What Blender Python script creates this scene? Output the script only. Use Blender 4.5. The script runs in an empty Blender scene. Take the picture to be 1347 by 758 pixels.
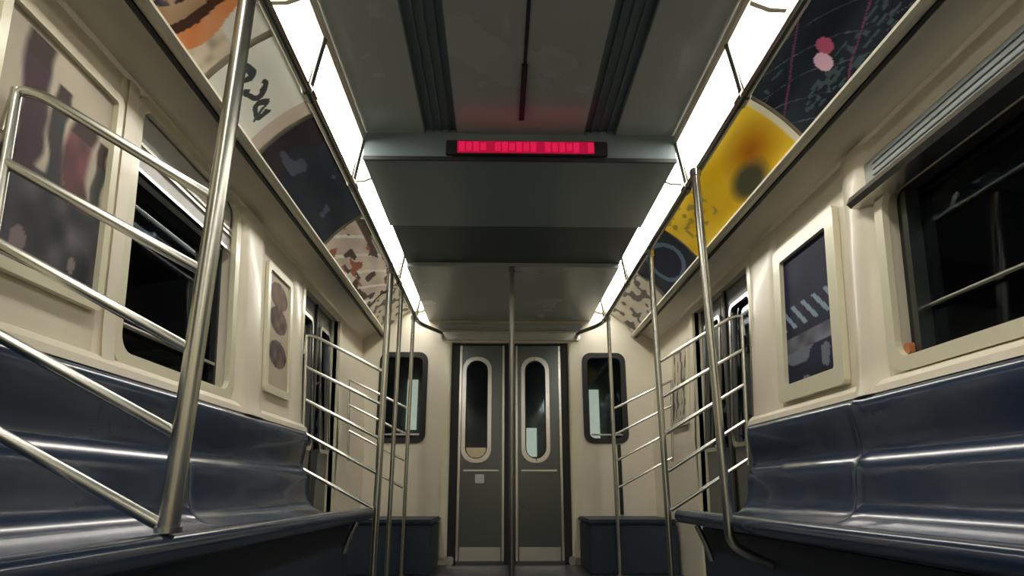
import bpy, bmesh, math, random
from mathutils import Vector, Matrix
random.seed(7)
S = bpy.context.scene
C = S.collection
R = math.radians

# ------------------------------------------------------------------ materials
def mat(name, col, rough=.5, metal=0.0, spec=.5, bump=0, bscale=40, var=0, vscale=6, coat=0, emis=None, estr=0, rvar=0):
    m = bpy.data.materials.new(name); m.use_nodes = True
    nt = m.node_tree; N = nt.nodes; L = nt.links
    b = N['Principled BSDF']
    b.inputs['Base Color'].default_value = (*col, 1)
    b.inputs['Roughness'].default_value = rough
    b.inputs['Metallic'].default_value = metal
    b.inputs['Specular IOR Level'].default_value = spec
    b.inputs['Coat Weight'].default_value = coat
    b.inputs['Coat Roughness'].default_value = .08
    if emis:
        b.inputs['Emission Color'].default_value = (*emis, 1); b.inputs['Emission Strength'].default_value = estr
    if var or bump or rvar:
        tc = N.new('ShaderNodeTexCoord')
        nz = N.new('ShaderNodeTexNoise'); nz.inputs['Scale'].default_value = vscale; nz.inputs['Detail'].default_value = 6
        L.new(tc.outputs['Object'], nz.inputs['Vector'])
        if var:
            mx = N.new('ShaderNodeMix'); mx.data_type = 'RGBA'
            mx.inputs[6].default_value = (*[c * (1 - var) for c in col], 1)
            mx.inputs[7].default_value = (*[min(1, c * (1 + var)) for c in col], 1)
            L.new(nz.outputs['Fac'], mx.inputs[0]); L.new(mx.outputs[2], b.inputs['Base Color'])
        if rvar:
            mr = N.new('ShaderNodeMapRange'); mr.inputs[3].default_value = max(0, rough - rvar); mr.inputs[4].default_value = rough + rvar
            L.new(nz.outputs['Fac'], mr.inputs[0]); L.new(mr.outputs[0], b.inputs['Roughness'])
        if bump:
            n2 = N.new('ShaderNodeTexNoise'); n2.inputs['Scale'].default_value = bscale
            L.new(tc.outputs['Object'], n2.inputs['Vector'])
            bp = N.new('ShaderNodeBump'); bp.inputs['Strength'].default_value = bump; bp.inputs['Distance'].default_value = .01
            L.new(n2.outputs['Fac'], bp.inputs['Height']); L.new(bp.outputs[0], b.inputs['Normal'])
    return m

M = {}
M['cream'] = mat('cream_panel', (.84, .77, .61), .33, var=.10, vscale=3, rvar=.08, coat=.15)
M['frame'] = mat('cream_frame', (.80, .76, .56), .3, var=.08, vscale=4, coat=.2)
M['endwall'] = mat('end_wall_cream', (.80, .74, .60), .42, var=.12, vscale=4)
M['steel'] = mat('stainless', (.62, .61, .57), .24, metal=1, rvar=.06, vscale=12)
M['tube'] = mat('tube_steel', (.60, .60, .53), .27, metal=1)
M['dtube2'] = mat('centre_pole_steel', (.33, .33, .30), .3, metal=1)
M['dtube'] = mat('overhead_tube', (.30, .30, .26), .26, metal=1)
M['brush'] = mat('brushed_door', (.13, .145, .14), .3, metal=.9, var=.1, vscale=3, rvar=.06)
M['doorside'] = mat('side_door_steel', (.16, .17, .165), .33, metal=.5, var=.1, vscale=4)
M['ceil'] = mat('ceiling_laminate', (.40, .44, .43), .26, var=.07, vscale=2, rvar=.06, spec=.4)
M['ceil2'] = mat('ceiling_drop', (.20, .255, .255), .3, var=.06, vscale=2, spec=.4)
M['ceil3'] = mat('ceiling_grille', (.05, .07, .075), .45)
M['channel'] = mat('channel', (.12, .16, .175), .4)
M['seat'] = mat('navy_seat', (.017, .036, .078), .20, spec=.5, coat=.35, var=.25, vscale=5, bump=.06, bscale=9)
M['navy'] = mat('navy_box', (.02, .033, .056), .5, var=.2)
M['dark'] = mat('dark_rubber', (.012, .013, .014), .5)
M['floor'] = mat('floor_vinyl', (.05, .055, .06), .4, var=.3, vscale=30)
M['grey'] = mat('vent_grey', (.55, .53, .50), .35, var=.15, vscale=20)
M['rail'] = mat('ad_rail', (.66, .63, .50), .38, metal=.35)
M['black'] = mat('tunnel', (.006, .009, .013), .9)
M['red'] = mat('bulkhead', (.03, .035, .035), .3)
M['lens'] = mat('light_lens', (.8, .8, .8), .4, emis=(1.0, .955, .88), estr=5.0)
M['white'] = mat('sticker_white', (.6, .62, .6), .5)
M['orange'] = mat('orange_tag', (.5, .2, .08), .5)

def glass_mat():
    m = bpy.data.materials.new('window_glass'); m.use_nodes = True
    nt = m.node_tree; N = nt.nodes; L = nt.links
    N.remove(N['Principled BSDF']); out = N['Material Output']
    tr = N.new('ShaderNodeBsdfTransparent'); tr.inputs[0].default_value = (.55, .62, .66, 1)
    gl = N.new('ShaderNodeBsdfGlossy'); gl.inputs['Roughness'].default_value = .04
    gl.inputs[0].default_value = (.5, .58, .66, 1)
    fr = N.new('ShaderNodeFresnel'); fr.inputs[0].default_value = 1.5
    mx = N.new('ShaderNodeMixShader')
    L.new(fr.outputs[0], mx.inputs[0]); L.new(tr.outputs[0], mx.inputs[1]); L.new(gl.outputs[0], mx.inputs[2])
    L.new(mx.outputs[0], out.inputs[0])
    return m
M['glass'] = glass_mat()

def art_mat():
    m = bpy.data.materials.new('printed_card'); m.use_nodes = True
    nt = m.node_tree; N = nt.nodes; L = nt.links
    a = N.new('ShaderNodeVertexColor'); a.layer_name = 'Col'
    L.new(a.outputs[0], N['Principled BSDF'].inputs['Base Color'])
    N['Principled BSDF'].inputs['Roughness'].default_value = .6; N['Principled BSDF'].inputs['Specular IOR Level'].default_value = .2
    return m
M['art'] = art_mat()

# ------------------------------------------------------------------ helpers
def link(name, bm, m, parent=None, smooth=False):
    me = bpy.data.meshes.new(name)
    bmesh.ops.recalc_face_normals(bm, faces=bm.faces)
    bm.to_mesh(me); bm.free()
    me.materials.append(m)
    if smooth:
        for p in me.polygons: p.use_smooth = True
        me.set_sharp_from_angle(angle=R(50))
    o = bpy.data.objects.new(name, me); C.objects.link(o)
    if parent is not None: o.parent = parent
    return o

def tag(o, label=None, cat=None, group=None):
    if label: o['label'] = label
    if cat: o['category'] = cat
    if group: o['group'] = group
    return o

def struct(o):
    o['kind'] = 'structure'; return o

def empty(name, loc=(0, 0, 0)):
    o = bpy.data.objects.new(name, None); o.location = loc; o.empty_display_size = .1
    C.objects.link(o); return o

def setw(o):   # children modelled in world coordinates: parent at its base
    o.matrix_parent_inverse = Matrix.Translation(o.parent.location).inverted()
    return o

def part(name, bm, m, parent, smooth=False, label=None):
    o = link(name, bm, m, parent, smooth)
    off = parent.location.copy() if parent.type == 'EMPTY' else Vector((0, 0, 0))
    o.matrix_parent_inverse = Matrix.Translation(-off)
    if label: o['label'] = label
    return o

def box(bm, x0, x1, y0, y1, z0, z1, bev=0):
    g = bmesh.ops.create_cube(bm, size=1)
    for v in g['verts']:
        v.co = Vector(((x0 + x1) / 2 + v.co.x * abs(x1 - x0), (y0 + y1) / 2 + v.co.y * abs(y1 - y0), (z0 + z1) / 2 + v.co.z * abs(z1 - z0)))
    if bev:
        es = list({e for v in g['verts'] for e in v.link_edges})
        bmesh.ops.bevel(bm, geom=es, offset=bev, segments=2, affect='EDGES')
    return bm

def nb(): return bmesh.new()

def fillet(pts, r, n=6):
    out = [Vector(pts[0])]
    for i in range(1, len(pts) - 1):
        a, b, c = Vector(pts[i - 1]), Vector(pts[i]), Vector(pts[i + 1])
        u = (a - b); w = (c - b); d = min(r, u.length * .45, w.length * .45)
        p0 = b + u.normalized() * d; p1 = b + w.normalized() * d
        for k in range(n + 1):
            t = k / n
            out.append(p0 * (1 - t) ** 2 + b * 2 * t * (1 - t) + p1 * t * t)
    out.append(Vector(pts[-1])); return out

def tube(bm, pts, r, fil=.06, seg=12):
    P = fillet(pts, fil) if len(pts) > 2 else [Vector(p) for p in pts]
    up = Vector((0, 0, 1)); rings = []
    n = None
    for i, p in enumerate(P):
        t = (P[min(i + 1, len(P) - 1)] - P[max(i - 1, 0)]).normalized()
        if n is None:
            n = t.orthogonal().normalized()
        n = (n - t * n.dot(t)).normalized(); b = t.cross(n)
        rings.append([bm.verts.new(p + n * math.cos(a) * r + b * math.sin(a) * r) for a in [2 * math.pi * k / seg for k in range(seg)]])
    for A, B in zip(rings, rings[1:]):
        for k in range(seg):
            bm.faces.new((A[k], A[(k + 1) % seg], B[(k + 1) % seg], B[k]))
    bm.faces.new(rings[0][::-1]); bm.faces.new(rings[-1])
    return bm

def extrude_profile(bm, prof, y0, y1, s=1, closed=True, ny=1):
    rows = []
    for i in range(ny + 1):
        y = y0 + (y1 - y0) * i / ny
        rows.append([bm.verts.new((s * x, y, z)) for x, z in prof])
    n = len(prof)
    for A, B in zip(rows, rows[1:]):
        for k in range(n if closed else n - 1):
            bm.faces.new((A[k], A[(k + 1) % n], B[(k + 1) % n], B[k]))
    if closed:
        bm.faces.new(rows[0]); bm.faces.new(rows[-1][::-1])
    return bm

def parts(name, bm, m, parent, smooth=False, label=None):
    # every loose piece becomes a part of its own
    left = set(bm.faces); 
    bm.faces.ensure_lookup_table()
    while left:
        st = [left.pop()]; isl = [st[0]]
        while st:
            f_ = st.pop()
            for v in f_.verts:
                for g in v.link_faces:
                    if g in left: left.remove(g); st.append(g); isl.append(g)
        b2 = nb(); mp = {}
        for f_ in isl:
            for v in f_.verts:
                if v not in mp: mp[v] = b2.verts.new(v.co)
            b2.faces.new([mp[v] for v in f_.verts])
        part(name, b2, m, parent, smooth, label)
    bm.free()

# ------------------------------------------------------------------ car geometry
Y0, Y1 = -2.2, 5.9            # behind the camera .. far end wall
WT = 1.925                     # top of the side wall
def xw(z): return 1.28 + .08 * max(0, z - .93)
def wp(s, y, z, d=0):         # a point on the side wall, d towards the aisle
    return Vector((s * (xw(z) - d), y, z))

def prism(bm, s, poly, d0, d1):
    """polygon in (y, z) on the side wall, from depth d0 to d1"""
    A = [bm.verts.new(wp(s, y, z, d0)) for y, z in poly]; B = [bm.verts.new(wp(s, y, z, d1)) for y, z in poly]
    n = len(poly)
    for k in range(n): bm.faces.new((A[k], A[(k + 1) % n], B[(k + 1) % n], B[k]))
    bm.faces.new(A[::-1]); bm.faces.new(B)

def rrect(y0, y1, z0, z1, r, n=5):
    out = []
    for cy, cz, a0 in ((y1 - r, z1 - r, 0), (y0 + r, z1 - r, 90), (y0 + r, z0 + r, 180), (y1 - r, z0 + r, 270)):
        for k in range(n + 1):
            a = R(a0 + 90 * k / n); out.append((cy + r * math.cos(a), cz + r * math.sin(a)))
    return out

def ring_prism(bm, s, y0, y1, z0, z1, w, d0, d1, r=.05, ri=None):
    """rounded frame with an opening"""
    o = rrect(y0, y1, z0, z1, r); i = rrect(y0 + w, y1 - w, z0 + w, z1 - w, ri if ri else max(.01, r - w * .3))
    loops = [[bm.verts.new(wp(s, y, z, d)) for y, z in L] for L, d in ((o, d0), (o, d1 - .004), ([(y0 + (y - y0), z) for y, z in o], d1), (i, d1), (i, d0))]
    n = len(o)
    for A, B in zip(loops, loops[1:] + loops[:1]):
        for k in range(n): bm.faces.new((A[k], A[(k + 1) % n], B[(k + 1) % n], B[k]))

def wall(name, s, holes, ycuts):
    ys = sorted({Y0, Y1, *[h[0] for h in holes], *[h[1] for h in holes], *ycuts})
    zs = sorted({0, .93, WT, *[h[2] for h in holes], *[h[3] for h in holes]})
    bm = nb()
    inh = lambda y, z: any(h[0] < y < h[1] and h[2] < z < h[3] for h in holes)
    for a, b in zip(ys, ys[1:]):
        for c, d in zip(zs, zs[1:]):
            if inh((a + b) / 2, (c + d) / 2): continue
            bm.faces.new([bm.verts.new(wp(s, y, z)) for y, z in ((a, c), (b, c), (b, d), (a, d))])
    for h in holes:     # reveals
        q = [(h[0], h[2]), (h[1], h[2]), (h[1], h[3]), (h[0], h[3])]
        for k in range(4):
            p0, p1 = q[k], q[(k + 1) % 4]
            bm.faces.new([bm.verts.new(wp(s, *p0)), bm.verts.new(wp(s, *p1)), bm.verts.new(wp(s, *p1, -.10)), bm.verts.new(wp(s, *p0, -.10))])
    # rounded soffit from the wall top in to the advert rail
    pts = [(xw(WT), WT), (xw(WT) - .008, WT + .018), (1.32, 1.958), (1.25, 2.0), (1.183, 2.035)]
    for (xa, za), (xb, zb) in zip(pts, pts[1:]):
        bm.faces.new([bm.verts.new((s * xa, Y0, za)), bm.verts.new((s * xa, Y1, za)), bm.verts.new((s * xb, Y1, zb)), bm.verts.new((s * xb, Y0, zb))])
    bmesh.ops.remove_doubles(bm, verts=bm.verts, dist=.0005)
    return struct(link(name, bm, M['cream']))

# openings  (y0, y1, z0, z1)
WR = [(.25, 2.19, 1.02, 1.67)]
WL = [(1.98, 2.86, 1.00, 1.90), (-.6, 1.05, 1.0, 1.75)]
DR = (3.52, 4.62, 0.0, 1.86)
DL = (3.98, 4.92, 0.0, 1.86)
wall('wall_right', 1, WR + [DR], [])
wall('wall_left', -1, WL + [DL], [])

# tunnel outside
bm = nb()
for s in (-1, 1): box(bm, s * 2.1, s * 2.15, Y0 - 1, 9.5, -.5, 3)
box(bm, -2.1, 2.1, 9.5, 9.55, -.5, 3)
struct(link('wall_outside', bm, M['black']))

def side_window(name, s, h, hopper=None, label=None):
    y0, y1, z0, z1 = h
    e = empty(name, wp(s, (y0 + y1) / 2, z0)); struct(e)
    bm = nb(); prism(bm, s, [(y0, z0), (y1, z0), (y1, z1), (y0, z1)], -.085, -.08); part('pane', bm, M['glass'], e)
    bm = nb(); ring_prism(bm, s, y0 - .035, y1 + .035, z0 - .035, z1 + .035, .05, -.01, .014, .09, .06); part('window_frame', bm, M['frame'], e, label='cream frame')
    bm = nb(); ring_prism(bm, s, y0, y1, z0, z1, .022, -.079, -.055, .05, .03); part('gasket', bm, M['dark'], e)
    return e
w1 = side_window('window_1', 1, WR[0])
w2 = side_window('window_2', -1, WL[0])
w3 = side_window('window_3', -1, WL[1])
# sash bars and the grey tilting hopper of the left window
bm = nb(); prism(bm, -1, [(2.0, 1.67), (2.84, 1.67), (2.84, 1.89), (2.0, 1.89)], -.078, -.018); hp = part('hopper_panel', bm, M['grey'], w2, label='grey hopper panel')
bm = nb()
for z in (1.655, 1.73, 1.755): prism(bm, -1, [(2.0, z), (2.84, z), (2.84, z + .012), (2.0, z + .012)], -.03, -.008)
parts('sash_bar', bm, M['steel'], hp, label='bright metal sash bars')
# header with roll-up vent above right window
bm = nb()
extrude_profile(bm, [(xw(1.66) + .01, 1.645), (xw(1.66) - .06, 1.655), (xw(1.66) - .075, 1.672), (xw(1.66) - .06, 1.70), (xw(1.70) + .01, 1.71)], .2, 2.30, 1)
part('header_rail', bm, M['steel'], w1, label='bright metal ledge over the pane')
bm = nb(); prism(bm, 1, [(.2, 1.735), (2.26, 1.735), (2.26, 1.825), (.2, 1.825)], 0, .015); vp_ = part('vent_strip', bm, mat('vent_green_grey', (.24, .26, .22), .4, var=.3, vscale=25), w1, label='grey hopper vent strip')
bm = nb()
for k in range(3): prism(bm, 1, [(.25, 1.75 + k * .025), (2.2, 1.75 + k * .025), (2.2, 1.758 + k * .025), (.25, 1.758 + k * .025)], .015, .02)
parts('vent_louvre', bm, M['channel'], vp_)
bm = nb(); prism(bm, 1, [(2.10, 1.04), (2.13, 1.04), (2.13, 1.64), (2.10, 1.64)], -.08, -.03); part('mullion', bm, M['brush'], w1)
bm = nb(); tube(bm, [wp(1, .4, 1.20, -.06), wp(1, 2.10, 1.20, -.06)], .007); part('window_rail', bm, M['tube'], w1, label='thin bright rail across the pane')
bm = nb(); tube(bm, [wp(-1, 2.0, 1.13, -.06), wp(-1, 2.84, 1.13, -.06)], .008); part('window_rail', bm, M['tube'], w2, label='thin bright rail across the pane')
bm = nb(); prism(bm, 1, rrect(2.135, 2.165, 1.045, 1.085, .01), -.03, -.01); part('latch', bm, M['orange'], w1, label='orange latch')

# broad posts and mouldings on the side walls
def post(name, s, y0, y1, z0=.93, z1=1.92, d=.03):
    bm = nb(); ww = []
    prof = [(y0, 0), (y0 + .03, d * .8), (y0 + .08, d), (y1 - .08, d), (y1 - .03, d * .8), (y1, 0)]
    for z, k in ((z0, 1.9), (z0 + .03, 1.5), (z0 + .08, 1.15), (z0 + .14, 1), (z1, 1)):
        ww.append([bm.verts.new(wp(s, y, z, dd * k)) for y, dd in prof])
    for A, B in zip(ww, ww[1:]):
        for k in range(len(prof) - 1): bm.faces.new((A[k], A[k + 1], B[k + 1], B[k]))
    return struct(link(name, bm, M['cream'], smooth=True))
post('trim_1', 1, 2.245, 2.44)
post('trim_2', -1, 2.90, 3.22)
post('trim_3', -1, 1.87, 1.965, d=.018)
post('trim_4', 1, 3.14, 3.5, d=.015)
post('trim_5', -1, 3.74, 3.96, d=.015)
# sill ledge above the backrests
for n, s in (('trim_6', 1), ('trim_7', -1)):
    for k, (a, b) in enumerate(((Y0, DR[0] - .02 if s > 0 else DL[0] - .02),)):
        bm = nb(); extrude_profile(bm, [(xw(.95) + .005, .985), (xw(.95) - .018, .975), (xw(.95) - .038, .955), (xw(.95) - .045, .93), (xw(.93) + .005, .925)], a, b, s)
        struct(link(n, bm, M['cream'], smooth=False))

# ------------------------------------------------------------------ side doors
def side_doors(names, s, D):
    y0, y1, z0, z1 = D; ym = (y0 + y1) / 2
    for n, (a, b) in zip(names, ((y0 + .01, ym - .006), (ym + .006, y1 - .01))):
        e = struct(empty(n, wp(s, (a + b) / 2, 0, -.06)))
        w0, w1_, h0, h1 = a + .10, b - .10, .86, 1.72
        bm = nb()
        for P in ([(a, z0), (w0, z0), (w0, z1), (a, z1)], [(w1_, z0), (b, z0), (b, z1), (w1_, z1)], [(w0, z0), (w1_, z0), (w1_, h0), (w0, h0)], [(w0, h1), (w1_, h1), (w1_, z1), (w0, z1)]):
            prism(bm, s, P, -.08, -.045)
        part('door_leaf', bm, M['doorside'], e)
        bm = nb(); prism(bm, s, [(w0, h0), (w1_, h0), (w1_, h1), (w0, h1)], -.075, -.07); part('pane', bm, M['glass'], e)
        bm = nb(); ring_prism(bm, s, w0 - .015, w1_ + .015, h0 - .015, h1 + .015, .025, -.045, -.035, .05); part('window_frame', bm, M['steel'], e)
        bm = nb(); prism(bm, s, [((b if b < ym else a) - .008, z0), ((b if b < ym else a) + .008, z0), ((b if b < ym else a) + .008, z1), ((b if b < ym else a) - .008, z1)], -.08, -.03); part('rubber_edge', bm, M['dark'], e)
    bm = nb()
    prism(bm, s, [(y0 - .05, 0), (y0, 0), (y0, z1), (y0 - .05, z1)], -.03, .02); prism(bm, s, [(y1, 0), (y1 + .05, 0), (y1 + .05, z1), (y1, z1)], -.03, .02)
    return struct(link('trim_8' if s > 0 else 'trim_9', bm, M['frame']))
side_doors(('door_3', 'door_4'), 1, DR)
side_doors(('door_5', 'door_6'), -1, DL)

# ------------------------------------------------------------------ floor, ceiling, near end
bm = nb(); box(bm, -1.3, 1.3, Y0, Y1, -.05, 0); struct(link('floor', bm, M['floor']))
bm = nb(); box(bm, -1.5, 1.5, Y0 - .05, Y0, 0, 2.4); struct(link('wall_near', bm, M['endwall']))
YB, ZC, ZD = 2.8, 2.27, 2.125
ce = struct(empty('ceiling', (0, 0, ZC)))
bm = nb()
for a, b in ((-.76, -.47), (-.31, .31), (.47, .76)): box(bm, a, b, Y0, YB, ZC, ZC + .02)
parts('ceiling_panel', bm, M['ceil'], ce)
for s in (-1, 1):
    bm = nb(); box(bm, s * .31, s * .47, Y0, YB, ZC + .02, ZC + .025)
    for x in (.31, .465): box(bm, s * x, s * (x + .005), Y0, YB, ZC, ZC + .02)
    parts('air_channel', bm, M['channel'], ce, label='dark recessed air channel')
    bm = nb()
    for x in (.345, .385, .425): box(bm, s * x, s * (x + .006), Y0, YB, ZC + .01, ZC + .0195)
    parts('channel_blade', bm, M['channel'], ce)
bm = nb(); box(bm, -.007, .007, Y0, 2.25, ZC - .004, ZC); box(bm, -.012, .012, 2.25, 2.66, ZC - .012, ZC); part('seam_strip', bm, M['dark'], ce, label='dark seam strip')
# drop bulkhead and lower ceiling
bm = nb(); box(bm, -.76, .76, YB, YB + .03, ZD, ZC + .06); part('bulkhead', bm, M['ceil2'], ce)
bm = nb(); box(bm, -.76, .76, YB + .0305, 3.6, ZD, ZD + .02); box(bm, -.76, .76, 3.6, 3.62, ZD, ZD + .05); part('drop_panel', bm, M['ceil2'], ce)
bm = nb(); box(bm, -.76, .76, 3.62, 4.36, ZD + .03, ZD + .04)
part('dark_panel', bm, M['ceil3'], ce, label='dark recessed panel')
bm = nb(); box(bm, -.76, .76, 4.36, Y1, ZD, ZD + .05); part('end_panel', bm, M['ceil'], ce)
bm = nb(); box(bm, -.76, .76, YB - .012, YB - .0005, ZD - .008, ZD + .012); part('bulkhead_trim', bm, M['dark'], ce)
# outer roof
bm = nb(); box(bm, -1.6, 1.6, Y0 - .05, 6.0, 2.42, 2.45); struct(link('trim_roof', bm, M['black']))

# ------------------------------------------------------------------ red sign
sg = empty('led_sign', (.03, YB, 2.15))
tag(sg, 'long red lit message sign in a black housing on the ceiling bulkhead', 'sign')
bm = nb(); box(bm, -.36, .42, YB - .034, YB - .013, 2.138, 2.215, .004); part('housing', bm, M['dark'], sg)
def led(name, c, st): return mat(name, (.05, .0, .01), .3, emis=c, estr=st)
bm = nb(); box(bm, -.305, .355, YB - .038, YB - .0345, 2.145, 2.208); dp = part('display', bm, led('led_red_dim', (.9, .01, .08), .17), sg, label='red display window')
LB = led('led_red_bright', (1, .015, .10), .27)
random.seed(3)
for k_ in range(19):
    x = -.297 + .0345 * k_
    if k_ in (4, 11, 17): continue                      # dark gaps in the message
    bm = nb(); h_ = (.052, .046, .052, .040)[k_ % 4]
    box(bm, x, x + .027, YB - .041, YB - .0385, 2.177 - h_ / 2, 2.177 + h_ / 2, .0008)
    part('lit_character', bm, LB, dp)

# ------------------------------------------------------------------ strip lights
ls = [(.775, 2.245), (.80, 2.262), (.88, 2.25), (.913, 2.23), (.90, 2.214), (.84, 2.216)]
def strip_light(s, y0, y1, label):
    e = empty('strip_light', (s * .86, (y0 + y1) / 2, 2.2)); tag(e, label, 'ceiling light', 'strip lights along the %s side' % ('right' if s > 0 else 'left'))
    bm = nb(); extrude_profile(bm, ls, y0 + .012, y1 - .012, s); part('lens', bm, M['lens'], e, smooth=False)
    bm = nb(); extrude_profile(bm, [(.755, 2.236), (.765, 2.225), (.78, 2.235), (.78, 2.262), (.755, 2.268)], y0, y1, s); part('edge_trim', bm, M['rail'], e)
    bm = nb()
    for y in (y0, y1 - .011): extrude_profile(bm, [(.765, 2.24), (.80, 2.272), (.88, 2.26), (.917, 2.232), (.90, 2.204), (.84, 2.206)], y, y + .011, s)
    parts('end_cap', bm, M['frame'], e)
    bm = nb(); extrude_profile(bm, [(.76, 2.275), (.80, 2.278), (.96, 2.26), (.96, 2.30), (.76, 2.30)], y0, y1, s); part('housing', bm, M['grey'], e)
seg = [(-2.2, -.85), (-.85, .5), (.5, 1.85), (1.85, 3.2), (3.2, 4.55), (4.55, 5.88)]
where = ['behind the viewer', 'overhead of the viewer', 'nearest in the picture', 'beside the red message sign', 'beside the dark ceiling panel', 'last one before the end doors']
for s, sd in ((-1, 'left'), (1, 'right')):
    for (a, b), w in zip(seg, where):
        if b < .6: tagl = 'white ceiling strip light on the %s side, %s' % (sd, w)
        else: tagl = 'white ceiling strip light on the %s side, %s' % (sd, w)
        strip_light(s, a, b, tagl)

# ------------------------------------------------------------------ advert rails + cards
for n, s in (('trim_10', 1), ('trim_11', -1)):
    bm = nb(); extrude_profile(bm, [(1.178, 1.972), (1.150, 1.965), (1.135, 1.978), (1.142, 1.998), (1.150, 2.002), (1.150, 1.99), (1.178, 1.995)], Y0, Y1, s)
    r_ = struct(link(n, bm, M['rail']))
    bm = nb(); extrude_profile(bm, [(1.205, 1.972), (1.192, 1.962), (1.180, 1.965), (1.180, 1.985), (1.205, 1.985)], Y0, Y1, s)
    part('dark_lip', bm, M['dark'], r_)
    bm = nb(); extrude_profile(bm, [(.926, 2.224), (.918, 2.205), (.930, 2.194), (.942, 2.202), (.938, 2.212)], Y0, Y1, s)
    part('upper_lip', bm, M['rail'], r_)
    # cove backing behind the cards
    bm = nb(); P = []
    for k in range(9):
        t = k / 8; P.append((1.178 - .24 * t + .012 * math.sin(math.pi * t), 2.0 + .214 * t + .012 * math.sin(math.pi * t)))
    extrude_profile(bm, P + [(P[-1][0] + .02, P[-1][1] + .02), (P[0][0] + .02, P[0][1] + .02)], Y0, Y1, s)
    part('cove', bm, M['endwall'], r_)

def lerp(a, b, t): return tuple(x + (y - x) * t for x, y in zip(a, b))
def h2(x, y, k=0):
    v = math.sin(x * 127.1 + y * 311.7 + k * 74.7) * 43758.5453; return v - math.floor(v)
def vn(x, y, k=0):
    xi, yi = math.floor(x), math.floor(y); fx, fy = x - xi, y - yi; fx = fx * fx * (3 - 2 * fx); fy = fy * fy * (3 - 2 * fy)
    return (h2(xi, yi, k) * (1 - fx) + h2(xi + 1, yi, k) * fx) * (1 - fy) + (h2(xi, yi + 1, k) * (1 - fx) + h2(xi + 1, yi + 1, k) * fx) * fy
def grid(fn, art, nu, nv, name, parent=None, smooth=True):
    """a printed sheet: fn(u,v)->point, art(u,v)->colour; given a small thickness"""
    me = bpy.data.meshes.new(name)
    V = [fn(i / nu, j / nv) for j in range(nv + 1) for i in range(nu + 1)]
    F = [(j * (nu + 1) + i, j * (nu + 1) + i + 1, (j + 1) * (nu + 1) + i + 1, (j + 1) * (nu + 1) + i) for j in range(nv) for i in range(nu)]
    me.from_pydata([tuple(v) for v in V], [], F)
    ca = me.color_attributes.new('Col', 'FLOAT_COLOR', 'POINT')
    for j in range(nv + 1):
        for i in range(nu + 1):
            a_ = art(i / nu, j / nv); g_ = sum(a_) / 3      # printing ink: a little deeper and richer
            ca.data[j * (nu + 1) + i].color = (*[max(0, min(1, (g_ + (c - g_) * 1.15) * (.42 + .80 * min(1, g_ / .6)))) for c in a_], 1)
    me.materials.append(M['art'])
    o = bpy.data.objects.new(name, me); C.objects.link(o)
    sd = o.modifiers.new('thickness', 'SOLIDIFY'); sd.thickness = .0012
    return o

def cardfn(s, y0, y1):
    def f(u, v):
        y = y0 + (y1 - y0) * u
        t = v; x = 1.165 - .235 * t + .014 * math.sin(math.pi * t); z = 1.992 + .216 * t + .010 * math.sin(math.pi * t)
        return Vector((s * (x - .006), y, z - .006))
    return f
# artwork ---------------------------------------------------------------
def art_yellow(u, v):
    c = lerp((.80, .50, .05), (.88, .66, .12), vn(u * 5, v * 4, 1))
    if u < .03 or (v > .96): return (.75, .7, .55)
    d = math.hypot((u - .20) / .22, (v - .48) / .42)
    if d < 1: c = lerp(c, (.62, .25, .03), (1 - d) * 1.2)
    d = math.hypot((u - .33) / .16, (v - .22) / .3)
    if d < 1: c = lerp(c, (.12, .12, .06), min(1, (1 - d) * 2.0))
    if .60 < u < .95 and v > .3 and vn(u * 30, v * 12, 4) > .62: c = (.5, .38, .10)
    return c
def art_night(u, v):
    c = lerp((.012, .02, .035), (.05, .08, .10), vn(u * 7, v * 5, 2) ** 2)
    l = abs(math.sin((u * 3 - v * 1.2) * 9 + 1.5 * vn(u * 5, v * 4, 61)))
    if l < .07: c = lerp(c, (.35, .42, .45), .6 * vn(u * 40, v * 20, 62))
    if vn(u * 6, v * 4, 63) > .55 and vn(u * 60, v * 30, 64) > .6: c = lerp(c, (.16, .24, .24), .6)
    if abs((u * 2.1 + v + .1 * vn(u * 9, v * 5, 65)) % .75 - .3) < .010: c = (.30, .10, .20)
    d = math.hypot((u - .80) / .022, (v - .42) / .12)
    if d < 1: c = (.75, .5, .6)
    d = math.hypot((u - .765) / .020, (v - .52) / .10)
    if d < 1: c = (.6, .15, .25)
    return c
def art_circle(u, v):
    d = math.hypot((u - .45) / .3, (v - .5) / .42)
    c = (.008, .015, .06) if d < .9 else (.02, .03, .05)
    if .9 < d < 1.15: c = (.15, .22, .30)
    return c
def art_orange(u, v):
    c = lerp((.46, .30, .17), (.62, .45, .30), vn(u * 6, v * 5, 5))
    q = u - .05 * math.sin(v * 4) + .03 * (vn(u * 9, v * 9, 51) - .5)
    if .60 < q < .665: c = (.12, .045, .02)
    elif .665 < q < .79: c = lerp((.80, .28, .10), (.72, .45, .28), vn(u * 14, v * 7, 52) * .6)
    elif q >= .79: c = lerp((.70, .62, .48), (.45, .38, .26), vn(u * 18, v * 9, 53) ** 2)
    if u > .70 + .25 * (1 - v) and v > .5: c = (.68, .68, .62)
    d = math.hypot((u - .45) / .13, (v - .5) / .45)
    if d < 1 and vn(u * 18, v * 9, 6) > .30: c = lerp((.05, .04, .08), (.25, .2, .24), vn(u * 25, v * 12, 54) ** 2)
    return c
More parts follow.
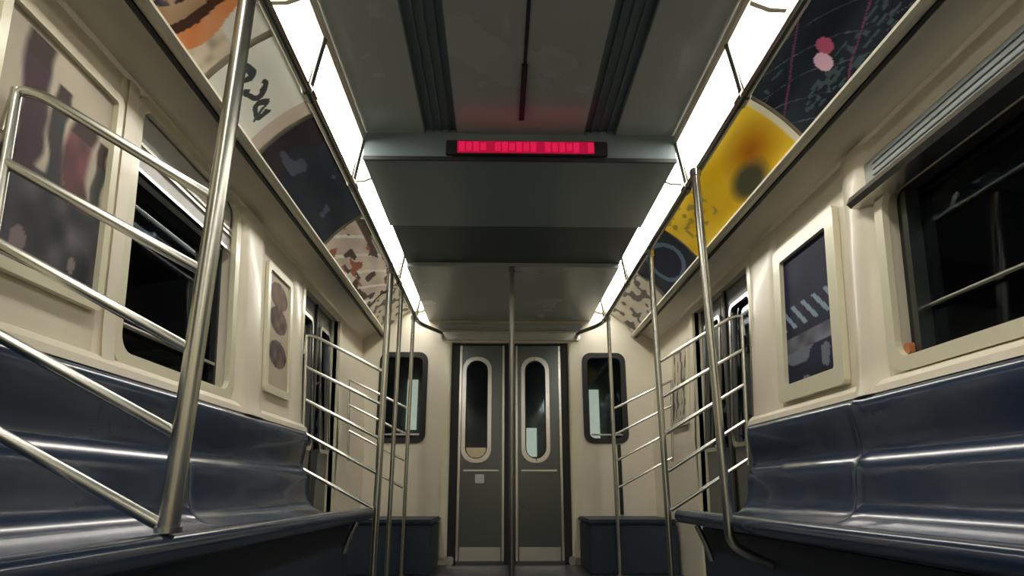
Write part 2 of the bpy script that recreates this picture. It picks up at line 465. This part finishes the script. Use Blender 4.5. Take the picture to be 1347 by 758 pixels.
def art_white(u, v):
    c = lerp((.66, .67, .62), (.76, .76, .66), vn(u * 4, v * 4, 8))
    cols = [.18, .40, .62]
    for k, cc in enumerate(cols):      # loose dark brush curls
        x, y = (u - cc) * 1.9 + .03 * (vn(u * 20, v * 10, 9) - .5), (v - .44 - .05 * (k % 2)) 
        d = math.hypot(x, y); a = math.atan2(y, x)
        if abs(d - .13 - .02 * math.sin(3 * a + k * 2)) < .05 + .015 * math.sin(2 * a + k) and math.sin(a * 1.0 + k * 1.7) > -.72: c = (.10, .11, .11)
        if abs(x + y * .5) < .03 and -.20 < y < .12 and k != 1: c = (.13, .14, .14)
    if u > .82: c = lerp(c, (.55, .42, .33), .7)
    return c
def art_dark(u, v):
    c = lerp((.015, .02, .04), (.045, .06, .08), vn(u * 5, v * 4, 11))
    if u < .16 + .05 * math.sin(v * 9): c = (.05, .03, .04)
    if vn(u * 8, v * 6, 12) > .80: c = (.12, .14, .2)
    return c
def art_pale(u, v):
    c = lerp((.52, .42, .35), (.64, .58, .48), vn(u * 6, v * 5, 13))
    if abs(((u * 2 - v * .8) % .5) - .25) < .04: c = (.66, .64, .55)
    if vn(u * 12, v * 7, 14) > .66: c = (.14, .10, .08)
    if vn(u * 9, v * 9, 15) > .8: c = (.45, .16, .10)
    return c
def art_beige(u, v):
    c = lerp((.5, .46, .38), (.6, .55, .42), vn(u * 8, v * 5, 16))
    if vn(u * 14, v * 8, 17) > .62: c = (.2, .17, .15)
    return c
def card(s, y0, y1, art, label, grp, nu=110, nv=40):
    o = grid(cardfn(s, y0 + .008, y1 - .008), art, nu, nv, 'advert_card'); tag(o, label, 'advert card', grp); return o
GR, GL = 'advert cards in the right overhead rail', 'advert cards in the left overhead rail'
card(1, .55, 2.33, art_night, 'dark night-coloured advert card with pink spots on the right', GR, 260, 70)
card(1, 2.34, 3.80, art_yellow, 'bright yellow advert card with an orange figure', GR, 90)
card(1, 3.82, 4.62, art_circle, 'dark blue advert card with a round ring, beyond the yellow one', GR, 60)
card(1, 4.64, 5.82, art_beige, 'beige speckled advert card at the far end of the right rail', GR, 60)
card(-1, 1.30, 1.98, art_orange, 'tan advert card with an orange stripe and dark figure, behind the near pole', GL)
card(-1, 2.00, 2.52, art_white, 'white advert card with smeared black brush marks', GL, 120, 120)
card(-1, 2.54, 3.62, art_dark, 'almost black advert card between the white and the pinkish ones', GL, 70)
card(-1, 3.64, 5.0, art_pale, 'pinkish beige advert card with scribbled brown pattern on the left', GL, 90)
card(-1, 5.02, 5.82, art_beige, 'small speckled advert card at the far end of the left rail', GL, 50)

# ------------------------------------------------------------------ framed posters on the walls
def art_group(u, v):        # left poster: figures in plum, teal and pink on pale ground
    c = lerp((.42, .38, .31), (.56, .50, .40), vn(u * 5, v * 6, 20))
    if v < .42:
        c = lerp((.05, .06, .07), (.22, .20, .22), vn(u * 8, v * 9, 21) ** 1.5)
        if vn(u * 9, v * 9, 25) > .75: c = (.3, .25, .25)
    for (cx, w, top, col) in ((.30, .13, .97, (.11, .06, .08)), (.52, .08, .84, (.05, .11, .10)), (.72, .14, .80, (.34, .13, .14)), (.93, .06, .74, (.10, .15, .12))):
        x = (u - cx + .02 * math.sin(v * 14 + cx * 9) + .05 * (vn(u * 3, v * 12, 23) - .5)) / w
        if abs(x) < 1 and .36 < v < top:
            q = (1 - abs(x))
            cc = lerp(col, (.12, .08, .09), vn(u * 12, v * 9, 22))
            if v > top - .12: cc = (.10, .07, .06)
            c = lerp(c, cc, min(1, q * 3))
    return c
def art_blue(u, v):
    c = lerp((.01, .015, .04), (.03, .04, .11), vn(u * 4, v * 6, 30))
    if .24 < v < .36: c = lerp(c, (.42, .42, .46), .7 * vn(u * 6, v * 9, 33) + .2)
    if .42 < v < .6 and abs((u - v * 1.6) % .22 - .1) < .04: c = (.28, .36, .46)
    if v < .24 and vn(u * 5, v * 11, 31) > .55: c = (.22, .24, .30)
    return c
def art_faces(u, v):
    c = (.50, .44, .34)
    for cv, col in ((.82, (.20, .12, .09)), (.60, (.12, .08, .07)), (.30, (.06, .08, .09))):
        if math.hypot((u - .5) / .42, (v - cv) / .12) < 1: c = lerp(col, (.3, .2, .16), vn(u * 8, v * 14, 32))
    return c
def poster(s, y0, y1, z0, z1, art, label, fw=.045, fd=.025, fmat='frame'):
    e = empty('framed_poster', wp(s, (y0 + y1) / 2, z0, .0)); tag(e, label, 'poster')
    bm = nb(); ring_prism(bm, s, y0, y1, z0, z1, fw, .002, fd, .025, .012); part('poster_frame', bm, M[fmat], e)
    off = e.location.copy()
    def f(u, v):
        uu = u if s < 0 else u
        return wp(s, y0 + fw * .9 + (y1 - y0 - 1.8 * fw) * uu, z0 + fw * .9 + (z1 - z0 - 1.8 * fw) * v, .008)
    g = grid(f, art, 60, 80, 'print'); g.parent = e; g.matrix_parent_inverse = Matrix.Translation(-off)
    return e
poster(-1, 1.33, 1.86, 1.10, 1.82, art_group, 'large poster of standing figures in plum and teal on the near left wall', .03)
poster(1, 2.50, 3.12, 1.0, 1.77, art_blue, 'dark blue poster in a thick cream frame beside the right window', .075, .03)
poster(-1, 3.28, 3.70, 1.08, 1.78, art_faces, 'small poster of dark heads on tan, left wall beyond the broad post', .04, .02)
poster(1, 4.74, 5.22, 1.06, 1.70, art_beige, 'speckled beige poster on the right wall past the side door', .035, .02)

# ------------------------------------------------------------------ benches
prof = [(1.262, .925), (1.240, .932), (1.218, .915), (1.212, .88), (1.222, .80), (1.232, .73), (1.205, .70), (1.190, .66), (1.185, .58), (1.165, .52), (1.11, .488), (1.0, .478),
        (.90, .488), (.855, .508), (.818, .510), (.798, .492), (.797, .462), (.82, .442), (1.0, .43), (1.262, .43)]
def smooth_prof(P, closed=True):
    out = []
    n = len(P)
    for i in range(n):
        a, b = P[i], P[(i + 1) % n]
        out.append((a[0] * .75 + b[0] * .25, a[1] * .75 + b[1] * .25)); out.append((a[0] * .25 + b[0] * .75, a[1] * .25 + b[1] * .75))
    return out
prof2 = smooth_prof(prof)
def bench(s, y0, y1, n, label):
    e = empty('bench_seat', (s * 1.0, (y0 + y1) / 2, 0)); tag(e, label, 'bench', 'glossy navy benches')
    cuts = [y0, 2.4, y1]
    for a, b_ in zip(cuts, cuts[1:]):
        w = b_ - a; bm = nb(); rows = []
        ds = [.0, .006, .014, .024, .036, .05, .07, .10]
        ys_ = [a + .002 + d for d in ds] + [a + w * k / 10 for k in range(1, 10) if .15 < w * k / 10 < w - .15] + [b_ - .002 - d for d in ds[::-1]]
        for y in ys_:
            q = min(1, min(y - a, b_ - y) / .05); sc = q * (2 - q)
            row = []
            for x, z in prof2:
                dx = dz = 0
                if z > .46 and x > .86:
                    if z > .53: dx = .004 * sc
                    else: dz = -.004 * sc
                row.append(bm.verts.new((s * (x + dx), y, z + dz)))
            rows.append(row)
        m_ = len(prof2)
        for A, B in zip(rows, rows[1:]):
            for j in range(m_): bm.faces.new((A[j], A[(j + 1) % m_], B[(j + 1) % m_], B[j]))
        bm.faces.new(rows[0]); bm.faces.new(rows[-1][::-1])
        part('seat_shell', bm, M['seat'], e, smooth=True)
    bm = nb(); box(bm, s * .93, s * 1.262, y0 + .02, y1 - .02, .0, .425); part('pedestal', bm, M['navy'], e)
    for y in ((y0 + .15), (y1 - .15)):
        bm = nb(); tube(bm, [(s * .925, y, .28), (s * .90, y, .36), (s * .865, y, .437)], .014, .04); part('bracket', bm, M['steel'], e, True)
bench(1, -.9, 3.46, 2, 'long glossy navy bench along the right wall under the big window')
bench(-1, -.9, 3.90, 2, 'long glossy navy bench along the left wall, near steel pole standing on it')
# corner benches flanking the end doors
def corner(s, label):
    e = empty('corner_seat', (s * .9, 5.5, 0)); tag(e, label, 'seat box', 'navy seat boxes beside the end doors')
    bm = nb(); box(bm, s * .60, s * 1.262, 5.18, 5.87, 0, .355, .012); part('seat_box', bm, M['navy'], e)
    bm = nb(); box(bm, s * .585, s * 1.262, 5.165, 5.87, .356, .39, .012); part('cushion', bm, M['navy'], e, True)
corner(-1, 'dark navy seat box left of the end doors')
corner(1, 'dark navy seat box right of the end doors')

# ------------------------------------------------------------------ poles, rails
TR = .019
RZ = 1.985
def pole(x, y, z0, z1, label, foot=None, r=.021):
    e = empty('grab_pole', (x, y, z0)); tag(e, label, 'pole')
    s = 1 if x > 0 else -1
    bm = nb()
    if foot == 'hook': tube(bm, [(x, y, z1), (x, y, .41), (x + s * .085, y, .36), (x + s * .15, y, .335)], r, .04)
    elif abs(x) > .84: tube(bm, [(s * .80, y, z1), (x, y, z1 - .08), (x, y, z0 + .005)], r, .05)
    else: tube(bm, [(x, y, z1), (x, y, z0 + .01)], r)
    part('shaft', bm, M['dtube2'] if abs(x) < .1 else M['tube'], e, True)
    bm = nb()
    xt = x if abs(x) < .84 else s * .803
    tube(bm, [(xt, y, z1 + .002), (xt, y, z1 - .03)], r + .006); part('top_socket', bm, M['steel'], e, True)
    if foot != 'hook':
        bm = nb(); tube(bm, [(x, y, z0), (x, y, z0 + .012)], r + (.018 if z0 < .1 else .006)); part('foot_flange', bm, M['steel'], e, True)
    return e

def grab_rail(s, label):
    e = empty('overhead_grab_rail', (s * .8, 3.0, RZ)); tag(e, label, 'grab rail', 'overhead grab rails')
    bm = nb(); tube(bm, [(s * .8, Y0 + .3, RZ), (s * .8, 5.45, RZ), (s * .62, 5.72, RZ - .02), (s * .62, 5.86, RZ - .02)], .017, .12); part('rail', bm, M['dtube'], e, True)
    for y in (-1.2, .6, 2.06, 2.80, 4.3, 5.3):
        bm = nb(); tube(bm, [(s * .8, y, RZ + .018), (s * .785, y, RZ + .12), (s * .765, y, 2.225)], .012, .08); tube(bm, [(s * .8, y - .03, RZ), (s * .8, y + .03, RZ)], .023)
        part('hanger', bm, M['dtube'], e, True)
grab_rail(1, 'long dark overhead grab rail running down the right side')
grab_rail(-1, 'long dark overhead grab rail running down the left side')

pn = pole(-.822, 1.525, .5115, RZ - .02, 'thick steel pole closest to the viewer on the left, with five sloping rails', r=.0235)
pole(.772, 2.58, .33, RZ - .02, 'slender steel pole before the right bench with a hooked foot', 'hook', .018)
pf_r = pole(.80, 3.60, .0, RZ - .02, 'steel pole at the far end of the right bench carrying sloping rails', r=.017)
pf_l = pole(-.80, 3.96, .0, RZ - .02, 'steel pole at the far end of the left bench carrying sloping rails', r=.021)
pole(-.80, 4.45, .0, RZ - .02, 'steel pole standing free by the left side door', r=.015)
pole(-.80, 5.14, .0, RZ - .02, 'thin steel pole before the left seat box by the end window', r=.015)
pole(.80, 5.14, .0, RZ - .02, 'thin steel pole before the right seat box by the end window', r=.015)
cp = pole(-.01, 4.37, .0, ZD, 'single centre aisle pole in front of the end doors', r=.018)

def rails(name, s, yp, yw, zp, dz, rise, label, n=5, r=.012, xp=.80, bench_back=False, hook=True):
    e = empty(name, (s * 1.0, yp, zp)); tag(e, label, 'rail panel', 'sloping rail panels at the bench ends')
    for k in range(n):
        z = zp + k * dz; zw = z + rise * (1 - .0 * k)
        xe = xw(zw) - .035 if zw > .95 or not bench_back else 1.222
        P = [(s * (xp + .018), yp, z), (s * xe, yw, zw)]
        if hook and k == n - 1: P = [(s * (xp + .018), yp, z), (s * (xe - .06), yw + (yp - yw) * .1, zw - .01), (s * (xe - .004), yw, zw), (s * (xe + .002), yw, zw - .12)]
        bm = nb(); tube(bm, P, r, .04); part('rail', bm, M['tube'], e, True)
    zb = .99 if bench_back else zp + rise - .03
    bm = nb(); tube(bm, [(s * (xw(zb) - .037), yw, zb), (s * (xw(zp + rise + (n - 1) * dz) - .037), yw, zp + rise + (n - 1) * dz)], r); part('wall_post', bm, M['tube'], e, True)
    return e
rails('rail_panel', -1, 1.525, 1.40, .528, .198, .225, 'near left panel of five steel rails sloping up to the wall', r=.0135, bench_back=True, xp=.824)
rails('rail_panel', 1, 3.60, 3.56, .50, .20, .26, 'five thin steel rails sloping up at the end of the right bench', r=.0105)
rails('rail_panel', -1, 3.96, 3.94, .50, .20, .22, 'five thin steel rails sloping up at the end of the left bench', r=.0105)
rails('rail_panel', 1, 5.14, 5.12, .62, .20, .22, 'small rail panel beyond the right side door', 4, r=.009, hook=False)
rails('rail_panel', -1, 5.14, 5.12, .62, .20, .22, 'small rail panel beyond the left side door', 4, r=.009, hook=False)

# ------------------------------------------------------------------ far end wall
def fbox(x0, x1, z0, z1, d0=0, d1=.02, bev=0, bm=None):   # box on the end wall
    bm = bm or nb(); return box(bm, x0, x1, Y1 - d1, Y1 - d0, z0, z1, bev)
HO = [(-1.17, -.77, 1.02, 1.80), (.69, 1.05, 1.02, 1.80), (-.53, .54, 0, 1.915)]
xs = sorted({-1.5, 1.5, *[h[0] for h in HO], *[h[1] for h in HO]}); zs = sorted({0, 2.4, *[h[2] for h in HO], *[h[3] for h in HO]})
bm = nb()
for a, b in zip(xs, xs[1:]):
    for c, d in zip(zs, zs[1:]):
        if any(h[0] < (a + b) / 2 < h[1] and h[2] < (c + d) / 2 < h[3] for h in HO): continue
        box(bm, a, b, Y1, Y1 + .06, c, d)
wf = struct(link('wall_far', bm, M['endwall']))

def efr(bm, x0, x1, z0, z1, w, d0, d1, r, y=None):       # rounded frame facing the viewer
    y = Y1 if y is None else y
    o = rrect(x0, x1, z0, z1, r); i = rrect(x0 + w, x1 - w, z0 + w, z1 - w, max(.012, r - w * .5))
    L = [[bm.verts.new((x, y - d, z)) for x, z in P] for P, d in ((o, d0), (o, d1), (i, d1), (i, d0))]
    n = len(o)
    for A, B in zip(L, L[1:] + L[:1]):
        for k in range(n): bm.faces.new((A[k], A[(k + 1) % n], B[(k + 1) % n], B[k]))
for n, h in (('window_4', HO[0]), ('window_5', HO[1])):
    e = struct(empty(n, ((h[0] + h[1]) / 2, Y1, h[2])))
    bm = nb(); box(bm, h[0], h[1], Y1 + .03, Y1 + .036, h[2], h[3]); part('pane', bm, M['glass'], e)
    bm = nb(); efr(bm, h[0] - .02, h[1] + .02, h[2] - .02, h[3] + .02, .045, -.03, .012, .08); part('window_frame', bm, M['dark'], e, label='black rubber frame')
    bm = nb(); box(bm, h[0] + .02, h[1] - .02, Y1 + .005, Y1 + .028, h[2] + .05, h[2] + .065); part('sash_bar', bm, M['steel'], e)

# double end doors
def leaf(n, x0, x1, wx0, wx1, lab):
    e = struct(empty(n, ((x0 + x1) / 2, Y1, 0)))
    z0, z1, h0, h1 = .0, 1.885, .86, 1.75
    bm = nb()
    for a, b, c, d in ((x0, wx0, z0, z1), (wx1, x1, z0, z1), (wx0, wx1, z0, h0), (wx0, wx1, h1, z1)): box(bm, a, b, Y1 + .005, Y1 + .04, c, d)
    part('door_leaf', bm, M['brush'], e)
    bm = nb(); box(bm, wx0, wx1, Y1 + .02, Y1 + .026, h0, h1); part('pane', bm, M['glass'], e)
    bm = nb(); efr(bm, wx0 - .028, wx1 + .028, h0 - .028, h1 + .028, .034, -.005, .012, .115); part('window_frame', bm, M['steel'], e, True, label='bright steel rounded frame')
    bm = nb(); efr(bm, wx0 - .002, wx1 + .002, h0 - .002, h1 + .002, .018, -.02, .004, .09); part('gasket', bm, M['dark'], e)
    bm = nb()
    for a, b in ((x0, x0 + .02), (x1 - .02, x1)): box(bm, a, b, Y1 - .002, Y1 + .0045, .03, z1)
    parts('edge_strip', bm, M['steel'], e)
    bm = nb(); box(bm, x0 + .03, x1 - .03, Y1 - .003, Y1 + .0045, .03, .14, .002); part('kick_plate', bm, M['steel'], e)
    bm = nb(); box(bm, x0 + .05, x1 - .05, Y1 - .001, Y1 + .0045, h0 - .10, h0 - .085); part('rib', bm, M['steel'], e)
    return e
d1_ = leaf('door_1', -.455, -.045, -.40, -.19, 'left')
d2_ = leaf('door_2', .055, .47, .135, .335, 'right')
bm = nb(); box(bm, -.3, -.22, Y1 + .0, Y1 + .0045, .66, .735, .004); part('sticker', bm, M['white'], d1_, label='small white sticker')
bm = nb(); box(bm, -.042, .052, Y1 + .03, Y1 + .05, 0, 1.89); struct(link('trim_12', bm, M['dark']))
bm = nb()
for a, b in ((-.53, -.46), (.475, .54)): box(bm, a, b, Y1 + .03, Y1 + .055, 0, 1.915)
jm = struct(link('trim_13', bm, M['dark']))
bm = nb()
for a, b in ((-.60, -.535), (.545, .61)): box(bm, a, b, Y1 - .035, Y1 - .0005, .05, 1.93, .01)
parts('jamb_cover', bm, M['frame'], jm)
for a in (-.53, .505):
    bm = nb(); box(bm, a, a + .06, Y1 - .04, Y1 + .02, .0, .07, .01); part('door_guide', bm, M['steel'], jm)
bm = nb(); box(bm, -.64, .66, Y1 - .04, Y1 - .0005, 1.935, 2.01, .012); hd = struct(link('trim_14', bm, M['steel']))
bm = nb(); box(bm, -.66, .68, Y1 - .05, Y1 - .0005, 2.03, 2.09, .012); part('header_cover', bm, M['ceil'], hd)
# dark pipe columns on the end wall
for x, n in ((.96, 'trim_15'),):
    bm = nb(); box(bm, x, x + .03, Y1 - .02, Y1 - .0005, .4, .99); struct(link(n, bm, M['dark']))
# the next car seen through the end windows
bm = nb(); box(bm, -1.3, 1.3, 6.9, 6.95, 0, 2.3); nc = struct(link('wall_next_car', bm, mat('next_car_steel', (.10, .115, .11), .5, var=.4, vscale=5)))
bm = nb(); box(bm, .19, .30, 6.84, 6.86, .93, 1.22); box(bm, .86, .96, 6.84, 6.86, 1.05, 1.62); box(bm, -1.06, -.95, 6.84, 6.86, 1.2, 1.72)  # glowing slabs added to imitate the bright reflections in the end-wall panes
parts('glow_patch', bm, mat('next_car_glow', (.8, .8, .7), .5, emis=(1, .95, .68), estr=.45, var=.5, vscale=9), nc, label='added glowing patches for bright reflections in the end panes')
bm = nb(); box(bm, -.50, -.20, 6.84, 6.86, .90, 1.02); part('amber_glow_patch', bm, mat('next_car_amber', (.5, .35, .2), .5, emis=(1, .6, .3), estr=.3, var=.6, vscale=14), nc)  # amber glow added for the orange reflection low in the left door pane

# ------------------------------------------------------------------ world + camera
w = bpy.data.worlds.new('World'); S.world = w; w.use_nodes = True
w.node_tree.nodes['Background'].inputs[0].default_value = (.02, .03, .04, 1)
w.node_tree.nodes['Background'].inputs[1].default_value = .3

cam = bpy.data.cameras.new('Camera'); co = bpy.data.objects.new('Camera', cam); C.objects.link(co)
f = 850.; cam.sensor_width = 36; cam.lens = f / 1347 * 36; cam.clip_start = .02
co.location = (-.10, 0, .60)
pitch = R(17.4); yaw = R(-1.2)
co.rotation_euler = (R(90) + pitch, 0, yaw)
S.camera = co
S.view_settings.view_transform = 'Standard'; S.view_settings.look = 'None'
S.view_settings.gamma = 1; S.view_settings.use_curve_mapping = False
S.view_settings.exposure = 1.3
